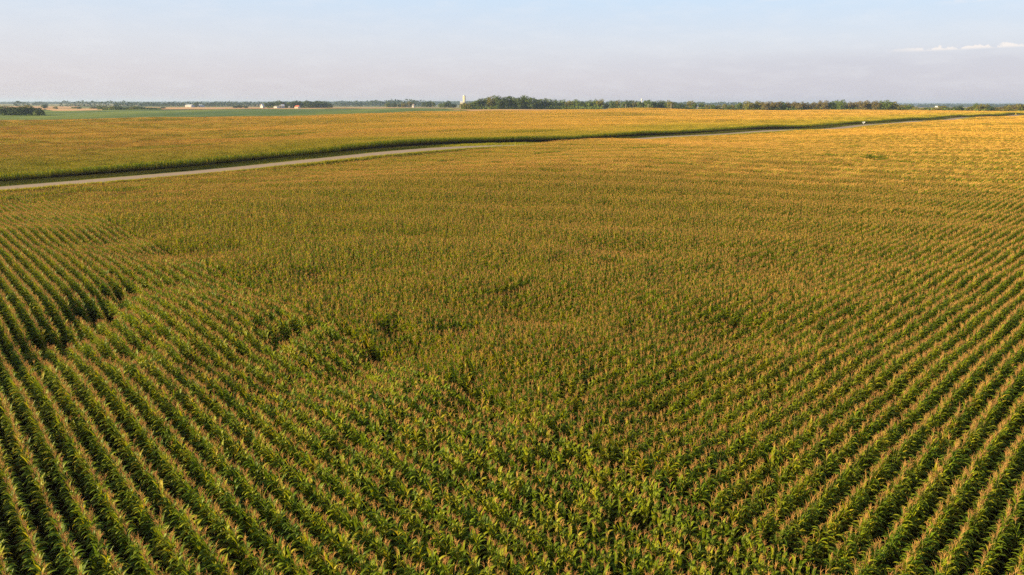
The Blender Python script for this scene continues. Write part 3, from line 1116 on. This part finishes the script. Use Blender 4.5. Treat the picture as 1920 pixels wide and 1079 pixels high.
# hedge line beyond the bean field
hed = []
for i in range(20):
    u = 187 + i * 5.6
    hed.append((u, 200.5 + (0 if u < 255 else (u - 255) * .11) + random.uniform(-.8, .8), 9 + random.uniform(-1, 3), random.choice([1, 1, 0, 2])))
row(hed, 1290, 'in the low hedge line beyond the bean field', 'trees in the far hedge', 15)
row([(138, 201, 9, 0), (147, 202, 6, 1), (172, 202, 8, 2), (180, 203, 7, 1), (304, 204, 8, 1), (83, 196, 10, 1), (103, 201, 7, 2)], 1450,
    'among the scattered trees left of the hedge', 'scattered trees by the stubble', 60)
row([(368, 192.5, 9, 1), (364, 195, 7, 0)], 2100, 'beside the long white shed', 'trees by the white shed', 20)
# farmstead wood
fw = [(497, 193, 9, 0), (505, 192, 10, 1), (513, 191.5, 10, 1), (522, 191, 11, 1), (531, 190.5, 11, 1), (540, 192, 9, 0), (549, 190.5, 11, 1), (558, 190.5, 12, 1),
      (567, 190, 13, 0), (577, 189, 14, 1), (586, 190, 13, 1), (595, 190, 13, 1), (604, 191.5, 13, 1), (612, 193, 12, 1), (619, 196, 10, 1), (448, 199, 10, 1), (440, 200, 8, 1), (460, 199, 10, 1)]
row(fw, 1690, 'around the red-roofed farmhouse', 'trees round the farmstead', 25)
# farmstead left of the silo
row([(728, 195, 9, 0), (738, 194, 10, 1), (748, 194.5, 11, 1), (757, 193, 9, 2), (768, 191, 10, 2), (774, 193, 8, 1), (796, 192, 9, 1), (804, 190, 11, 1), (811, 191, 9, 0)], 2000,
    'in the grove left of the silo', 'trees left of the silo', 40)
row([(826, 195, 7, 0), (833, 194, 8, 0), (840, 190, 9, 1), (846, 194, 7, 1), (852, 195.5, 7, 1)], 1750, 'in the small clump just left of the silo', 'trees beside the silo', 20)
# the wood right of the silo
wd_items = [(868, 194, 10, 2), (876, 193, 10, 2), (884, 192, 10, 0), (893, 188, 12, 0), (902, 185.5, 13, 1), (912, 184, 14, 0), (921, 182.5, 14, 2), (930, 183, 12, 0), (938, 183, 13, 1),
            (948, 184, 13, 1), (957, 182, 14, 1), (967, 183, 13, 0), (977, 183, 13, 1), (988, 182.5, 13, 0), (998, 185, 12, 1), (1008, 185, 13, 0), (1018, 186, 12, 1), (1028, 186.5, 13, 0)]
row(wd_items, 1150, 'in the tall wood right of the silo', 'trees in the wood right of the silo', 25)
row([(1038, 188, 12, 1), (1047, 188.5, 11, 0), (1056, 188.5, 12, 0), (1066, 189, 11, 2), (1076, 188.5, 12, 0), (1085, 190, 11, 0), (1096, 190, 11, 1), (1105, 190, 10, 0), (1116, 189, 12, 0), (1125, 188.5, 13, 2), (1137, 194, 8, 1)],
    1180, 'at the low end of the silo wood', 'trees in the wood right of the silo', 25)
row([(1149, 190, 10, 0), (1157, 189.5, 12, 2), (1169, 192, 9, 0), (1178, 189.5, 11, 1), (1190, 191, 10, 2), (1200, 191, 10, 0), (1210, 190.5, 11, 0), (1220, 189.5, 13, 0), (1231, 190, 13, 1), (1240, 191, 10, 1), (1249, 190, 11, 0),
     (1257, 190.5, 11, 2), (1267, 193, 9, 1), (1275, 194, 9, 1), (1284, 195, 8, 0), (1295, 191, 13, 2), (1303, 195, 8, 0)], 1250, 'of the belt behind the golden field', 'trees behind the golden field', 30)
row([(1316, 193, 10, 0), (1328, 197, 10, 2), (1338, 196, 9, 0), (1347, 197, 9, 2), (1360, 195, 10, 2), (1368, 197, 9, 0), (1375, 196.5, 9, 2), (1386, 194, 10, 0), (1396, 196, 10, 2)], 1220,
    'of the low scrub left of the brownish wood', 'scrub left of the brownish wood', 25)
rw = [(1405, 191.5, 13, 2), (1414, 195, 9, 1), (1424, 191.5, 13, 2), (1436, 191.5, 13, 3), (1446, 191, 13, 3), (1457, 192, 12, 3), (1468, 191.5, 13, 1), (1479, 192, 12, 3), (1490, 192.5, 12, 3),
      (1501, 191.5, 12, 3), (1512, 192.5, 12, 3), (1524, 192, 12, 3), (1536, 191, 13, 3), (1547, 191, 13, 3), (1558, 192.5, 11, 1)]
row(rw, 1060, 'in the brownish wood behind the golden field', 'trees of the brownish wood', 20)
rw2 = [(1567, 191, 13, 0), (1577, 190, 14, 0), (1589, 193, 11, 2), (1598, 192, 12, 3), (1608, 191.5, 12, 3), (1619, 190.5, 14, 3), (1631, 190.5, 14, 3), (1643, 190.5, 14, 3), (1654, 190.5, 13, 0),
       (1665, 190, 15, 0), (1675, 191, 12, 2), (1686, 196, 12, 2), (1697, 197, 11, 2), (1706, 198.5, 12, 0)]
row(rw2, 1040, 'in the mixed wood beyond the brownish one', 'trees of the mixed wood', 20)
rs = [(1718, 202, 12, 2), (1728, 202.5, 12, 2), (1738, 202, 11, 0), (1749, 203, 12, 2), (1759, 202, 12, 2), (1770, 200, 13, 2), (1779, 201.5, 11, 0), (1789, 202, 11, 2), (1798, 199.5, 14, 1), (1810, 202, 11, 2),
      (1820, 199.5, 12, 2), (1830, 194.5, 8, 0), (1838, 196.5, 14, 2), (1849, 197, 12, 2), (1859, 201, 10, 1)]
row(rs, 960, 'of the low thicket right of the mixed wood', 'trees of the right-hand thicket', 20)
row([(1870, 202, 11, 2), (1882, 201, 12, 3), (1892, 199, 14, 2), (1904, 198, 14, 3), (1915, 197, 14, 2), (1927, 198, 13, 0)], 940, 'at the photo\'s right edge', 'trees at the right edge', 15)

# bushes under the wood edge keep the foot of the woods closed
ub = MB()
rng = np.random.default_rng(900)
for (u0, u1, dist, hpx) in [(866, 1130, 1135, 6), (1145, 1305, 1235, 5), (1310, 1400, 1205, 5), (1398, 1562, 1045, 7), (1562, 1712, 1025, 7), (1712, 1930, 945, 6), (0, 78, 765, 5), (500, 620, 1675, 4), (185, 300, 1280, 3)]:
    for i in range(int((u1 - u0) * 16)):
        u = rng.uniform(u0, u1)
        dd = dist + rng.uniform(-8, 40)
        x, y = at_col(u, dd)
        z = gz(x, y) + abs(rng.normal(0, .5)) * hpx * dd / F_PX
        ub.ct = rng.random()
        s = rng.uniform(.5, 1.3)
        c = np.array([x, y, z])
        n = rng.normal(size=3); n /= np.linalg.norm(n)
        q = np.cross(n, rng.normal(size=3)); q /= np.linalg.norm(q); v = np.cross(n, q)
        ub.add([c + q * s, c + v * s, c - q * s, c - v * s], [(0, 1, 2, 3)])
tag(ub.build('undergrowth', M_CROWN[0]), 'low green undergrowth along the foot of the distant woods', 'undergrowth', kind='stuff')

# far woods that read as one mass
fwm = MB()
M_FAR = leafy('foliage_far', crown_col((0.02, 0.04, 0.015), (0.035, 0.055, 0.02), (0.06, 0.08, 0.025)), .8, .1, .1)
rng = np.random.default_rng(901)
BANDS = [(25, 56, 190.6, 2500), (110, 250, 190.2, 2300), (215, 300, 192.5, 2500), (262, 345, 193.0, 2900), (300, 500, 192.6, 2600), (60, 90, 191.5, 3400), (392, 440, 191.2, 2800), (625, 680, 191.5, 3000), (725, 800, 187.6, 2900), (690, 735, 189, 3000), (1150, 1235, 189, 2700), (0, 40, 193, 5000), (60, 115, 193, 5200), (385, 480, 193, 3400),
         (620, 720, 190, 5200), (680, 760, 189.5, 4300), (725, 790, 188.2, 4000), (660, 705, 191, 3600), (800, 900, 190, 6000), (1050, 1200, 190.5, 4500), (1170, 1230, 190, 3900), (1245, 1330, 191.5, 5000),
         (1330, 1410, 191.5, 4500), (1720, 1800, 196.3, 5000), (1790, 1930, 196.5, 6000), (1850, 1930, 196.5, 4200), (0, 300, 191.6, 8000), (300, 960, 191, 9000), (960, 1920, 193.8, 9000),
         (1700, 1930, 197, 9000), (0, 960, 191.6, 6500), (500, 700, 191.4, 5000), (850, 960, 190, 5500)]
for (u0, u1, top, dist) in BANDS:
    ln = (u1 - u0) * dist / F_PX
    nq = int(min(9000, ln / 0.35))
    ph = rng.uniform(0, 9)
    for i in range(nq):
        u = rng.uniform(u0, u1)
        dd = dist * rng.uniform(.985, 1.02)
        x, y = at_col(u, dd)
        g0 = gz(x, y)
        edge = min(1, (u - u0) / 8, (u1 - u) / 8)
        H = max(6, z_at_row(u, top, dd) - g0) * (.45 + .55 * max(edge, 0) ** .5) * (1 + .13 * math.sin(u * .23 + ph) + .09 * math.sin(u * .71 + ph) + .06 * math.sin(u * 1.9))
        H = min(H, 30)
        fwm.ct = rng.random()
        s = rng.uniform(2.2, 4.8) * dist / 4000
        c = np.array([x, y, g0 + H * rng.uniform(0.02, 1) ** .8 - s * .3])
        n = rng.normal(size=3) + np.array([0, -.6, .6]); n /= np.linalg.norm(n)
        q = np.cross(n, rng.normal(size=3)); q /= np.linalg.norm(q); v = np.cross(n, q)
        fwm.add([c + q * s, c + v * s, c - q * s, c - v * s], [(0, 1, 2, 3)])
tag(fwm.build('distant_woods', M_FAR), 'hazy blue woods along the far horizon behind the farmland', 'woods', kind='stuff')

# ------------------------------------------------------------------ silo, farm buildings, poles, signs
M_CONC = plain('silo_concrete', (0.50, 0.40, 0.26), 0.8, 0.12, 0.6)
M_WHITE = plain('white_paint', (0.56, 0.55, 0.53), 0.6, 0.06, 0.5)
M_CREAM = plain('cream_siding', (0.66, 0.58, 0.44), 0.7, 0.08, 0.5)
M_REDROOF = plain('red_roof', (0.50, 0.13, 0.07), 0.7, 0.15, 0.5)
M_GREYROOF = plain('grey_roof', (0.22, 0.21, 0.21), 0.6, 0.12, 0.5)
M_METALROOF = plain('galvanised_roof', (0.62, 0.63, 0.65), 0.4, 0.06, 0.5)
M_GLASS = plain('window_glass', (0.05, 0.06, 0.07), 0.1, 0.1, 0.5)
M_DARK = plain('dark_opening', (0.05, 0.04, 0.04), 0.9, 0.1, 0.5)
M_WOOD = plain('pole_wood', (0.46, 0.40, 0.33), 0.9, 0.15, 1.0)
M_STEEL = plain('galvanised_steel', (0.55, 0.56, 0.58), 0.45, 0.05, 1.0, 0.6)
M_SIGN = plain('sign_white', (0.85, 0.85, 0.82), 0.5, 0.03, 1.0)
M_YELLOW = plain('yellow_sign_face', (0.90, 0.62, 0.02), 0.5, 0.03, 1.0)


def silo():
    D = 1500.0
    x, y = at_col(870.5, D)
    z = gz(x, y)
    top = z_at_row(870.5, 178.3, D)
    R = 2.35 * D / F_PX
    H = top - z - R * .75
    o = empty('silo', (x, y, z - .2))
    tag(o, 'tall pale concrete silo with a domed top rising behind the trees', 'silo')
    m = MB(); m.tube([(0, 0, 0), (0, 0, H)], [R, R], 28); m.build('wall', M_CONC, o, True)
    m = MB()
    pr = [(R * math.cos(t), H + .02 + R * .75 * math.sin(t)) for t in np.linspace(0, math.pi / 2 * .97, 7)]
    m.tube([(0, 0, q[1]) for q in pr], [q[0] + .05 for q in pr], 28); m.build('dome', M_METALROOF, o, True)
    for i in range(9):
        zz = H * (i + .7) / 9.6
        m = MB(); m.tube([(0, 0, zz), (0, 0, zz + .35)], [R + .07, R + .07], 28); m.build('hoop', M_CONC, o)
    m = MB(); m.box(R * .2, R * .2 + 1.0, -R - .8, -R * .9, 0, H); m.build('chute', M_METALROOF, o)
    # feed room at its foot
    f = empty('feed_shed', (x - R * 1.8, y - 6, z - .2))
    tag(f, 'small pale feed shed at the left foot of the silo', 'shed')
    zt = z_at_row(867, 190.5, D) - z
    m = MB(); m.box(-3.2, 3.2, -3, 3, 0, zt * .86); m.build('wall', M_CREAM, f)
    m = MB(); e = zt * .86
    m.add([(-3.6, -3.4, e), (3.6, -3.4, e), (3.6, 3.4, e), (-3.6, 3.4, e), (-3.6, 0, zt), (3.6, 0, zt)], [(0, 1, 5, 4), (2, 3, 4, 5), (1, 2, 5), (3, 0, 4), (0, 3, 2, 1)])
    m.build('roof', M_METALROOF, f)
    m = MB(); m.box(-1.1, 1.1, -3.06, -3.0, .1, 2.6); m.build('door', M_DARK, f)


silo()


def building(name, label, cat, u, v_top, D, w_px, depth, wall, roof, rz, wall_frac=.55, windows=3, door=True):
    x, y = at_col(u, D)
    z = gz(x, y)
    H = max(4.0, z_at_row(u, v_top, D) - z)
    W = w_px * D / F_PX
    e = H * wall_frac
    o = empty(name, (x, y, z - .1), rz)
    tag(o, label, cat)
    hw, hd = W / 2, depth / 2
    m = MB()
    m.add([(-hw, -hd, 0), (hw, -hd, 0), (hw, hd, 0), (-hw, hd, 0), (-hw, -hd, e), (hw, -hd, e), (hw, hd, e), (-hw, hd, e), (-hw, 0, H - .15), (hw, 0, H - .15)],
          [(0, 1, 5, 4), (2, 3, 7, 6), (1, 2, 6, 9, 5), (3, 0, 4, 8, 7)])
    m.build('wall', wall, o)
    m = MB()
    k = .5
    for s in (-1, 1):
        sl = (H - e) / hd
        ye, ze = s * (hd + k), e - k * sl
        m.add([(-hw - k, ye, ze), (hw + k, ye, ze), (hw + k, 0, H), (-hw - k, 0, H), (-hw - k, ye, ze + .15), (hw + k, ye, ze + .15), (hw + k, 0, H + .15), (-hw - k, 0, H + .15)],
              [(0, 1, 2, 3), (4, 5, 6, 7), (0, 1, 5, 4), (1, 2, 6, 5), (0, 3, 7, 4)])
    rf = m.build('roof', roof, o)
    if cat == 'house':
        m = MB(); m.box(hw * .3, hw * .3 + .8, -.4, .4, H - .6, H + 1.1); m.build('chimney', M_REDROOF, rf)
    for i in range(windows):
        cx_ = -hw + W * (i + .8) / (windows + .6)
        if i == windows // 2 and door: continue
        m = MB(); m.box(cx_ - .75, cx_ + .75, -hd - .10, -hd - .02, e * .35, e * .72); f = m.build('window', M_WHITE, o)
        m = MB(); m.box(cx_ - .55, cx_ + .55, -hd - .13, -hd - .11, e * .38, e * .69); m.build('pane', M_GLASS, f)
    if door:
        m = MB(); m.box(-.8, .8, -hd - .09, -hd - .02, 0.05, min(2.3, e * .8)); m.build('door', M_DARK, o)
    return o


building('farmhouse', 'small farmhouse with red roof and cream wall in front of the dark wood', 'house', 557.5, 198.3, 1640, 8, 9, M_CREAM, M_REDROOF, -.5, .5)
building('barn', 'low white barn at the left end of the farmstead wood', 'barn', 518, 198.9, 1640, 7, 9, M_WHITE, M_GREYROOF, -.35, .75, 3)
building('farmhouse', 'taller white farmhouse right of the low white barn', 'house', 529.5, 195.8, 1650, 5, 8, M_WHITE, M_METALROOF, .5, .65, 2)
building('garage', 'narrow white garage between the low barn and the taller farmhouse', 'garage', 524.6, 197.3, 1648, 2.5, 6, M_WHITE, M_GREYROOF, .1, .7, 1)
building('shed', 'tiny cream shed standing left of the red-roofed farmhouse', 'shed', 541.8, 199.4, 1640, 2.4, 4, M_CREAM, M_GREYROOF, 0, .6, 1)
building('machine_shed', 'long white machine shed left of the lone tree pair', 'shed', 355.5, 196.4, 2080, 12, 16, M_WHITE, M_METALROOF, -.2, .7, 4)
building('machine_shed', 'shorter white machine shed right of the lone tree pair', 'shed', 376, 196.7, 2110, 8, 14, M_WHITE, M_METALROOF, -.2, .7, 3)
building('chapel', 'white steep-gabled building standing alone left of the farmstead', 'chapel', 491.5, 194.6, 1680, 5, 7, M_WHITE, M_METALROOF, 1.2, .45, 2)
building('farmhouse', 'tiny white house among the grove left of the silo', 'house', 775, 196, 1960, 3.5, 8, M_WHITE, M_GREYROOF, -.4, .55, 2)
building('barn', 'pale barn on the horizon far right behind the thicket', 'barn', 1757, 199.0, 2600, 4, 9, M_CREAM, M_METALROOF, -.4, .6, 2)


def pole(u, top, D, label, arm=True):
    x, y = at_col(u, D); z = gz(x, y)
    H = max(9, z_at_row(u, top, D) - z)
    o = empty('utility_pole', (x, y, z - .2), AZ_R * 0)
    tag(o, label, 'utility pole', 'utility poles in the distance')
    m = MB(); m.tube([(0, 0, 0), (0, 0, H)], [.26, .17], 8); m.build('pole', M_WOOD, o, True)
    if arm:
        m = MB(); m.box(-1.3, 1.3, -.09, .09, H - .9, H - .7); m.build('crossarm', M_WOOD, o)
        for sx in (-1.1, 0, 1.1):
            m = MB(); m.tube([(sx, 0, H - .7 if sx else H), (sx, 0, H - .45 if sx else H + .25)], [.07, .05], 6); m.build('insulator', M_WHITE, o)
    return o


for u, top, D, lb in [(1215.5, 195.5, 1080, 'pale pole before the belt below the white tower'), (1258.5, 194.5, 1060, 'pale pole at the right end of the dark belt trees'), (1173.5, 197, 1090, 'short pale pole left of the white tower'),
                      (723, 195, 1900, 'leftmost pole by the grove left of the silo'), (745.5, 195, 1900, 'second pole by the grove left of the silo'), (766.5, 194.5, 1900, 'third pole by the grove left of the silo'),
                      (810, 192.5, 1850, 'tall pole at the right end of the grove left of the silo')]:
    pole(u, top, D, lb)

# white water tower on the skyline
D = 3400.0
x, y = at_col(1203, D); z = gz(x, y); top = z_at_row(1203, 184.6, D)
o = empty('water_tower', (x, y, z))
tag(o, 'slim white water tower on the skyline above the tree belt', 'water tower')
H = top - z
m = MB(); m.tube([(0, 0, 0), (0, 0, H * .12), (0, 0, H * .7)], [3.2, 1.8, 1.8], 16); m.build('column', M_WHITE, o, True)
m = MB(); m.tube([(0, 0, H * .68), (0, 0, H * .76), (0, 0, H * .84), (0, 0, H * .93), (0, 0, H)], [1.9, 3.4, 4.0, 3.2, .4], 16); m.build('tank', M_WHITE, o, True)


def sign(u, v, D_b, label, shape, mat, size, z_top_v):
    """board on a post beside the road"""
    # where the viewing column meets the verge line
    d = pix_dir(u, 194)
    yy = D_b / (d.x * LX + LY)
    x, y = d.x * yy, yy
    z = gz(x, y)
    H = max(1.9, z_at_row(u, z_top_v, yy) - z)
    o = empty('road_sign', (x, y, z - .1), math.atan2(-x, y) * 1.0)
    tag(o, label, 'road sign')
    m = MB(); m.box(-.05, .05, .03, .11, 0, H - .1); m.build('post', M_STEEL, o)
    c = H - size / 2
    if shape == 'triangle':
        pts = [(-size * .62, c + size / 2), (size * .62, c + size / 2), (0, c - size / 2)]
    else:
        pts = [(0, c + size / 2), (size / 2, c), (0, c - size / 2), (-size / 2, c)]
    n = len(pts)
    m = MB(); m.add([(p[0], -.03, p[1]) for p in pts] + [(p[0], .02, p[1]) for p in pts],
                    [tuple(range(n)), tuple(reversed(range(n, 2 * n)))] + [(i, (i + 1) % n, n + (i + 1) % n, n + i) for i in range(n)])
    m.build('panel', mat, o)
    print('sign', label, x, y, z, H)


sign(1624, 235, ROAD_B + ROAD_HALF + 1.2, 'white board shaped like a downward triangle beside the gravel road', 'triangle', M_SIGN, 1.5, 232.2)
sign(1908, 217, ROAD_B + ROAD_HALF + 1.5, 'yellow diamond sign beside the far right end of the gravel road', 'diamond', M_YELLOW, 1.8, 214.5)

# ------------------------------------------------------------------ air
hz = MB()
hz.box(-12000, 12000, -300, 14000, -14, 46)
mh, t = new_mat('haze')
pv = t.n('ShaderNodeVolumePrincipled')
pv.inputs['Color'].default_value = (0.50, 0.68, 1.0, 1)
pv.inputs['Density'].default_value = 0.75e-4
pv.inputs['Anisotropy'].default_value = 0.2
ou = t.n('ShaderNodeOutputMaterial')
t.l(pv.outputs[0], ou.inputs['Volume'])
tag(hz.build('haze', mh), 'thin bluish haze hanging over the whole countryside', 'haze', kind='stuff')
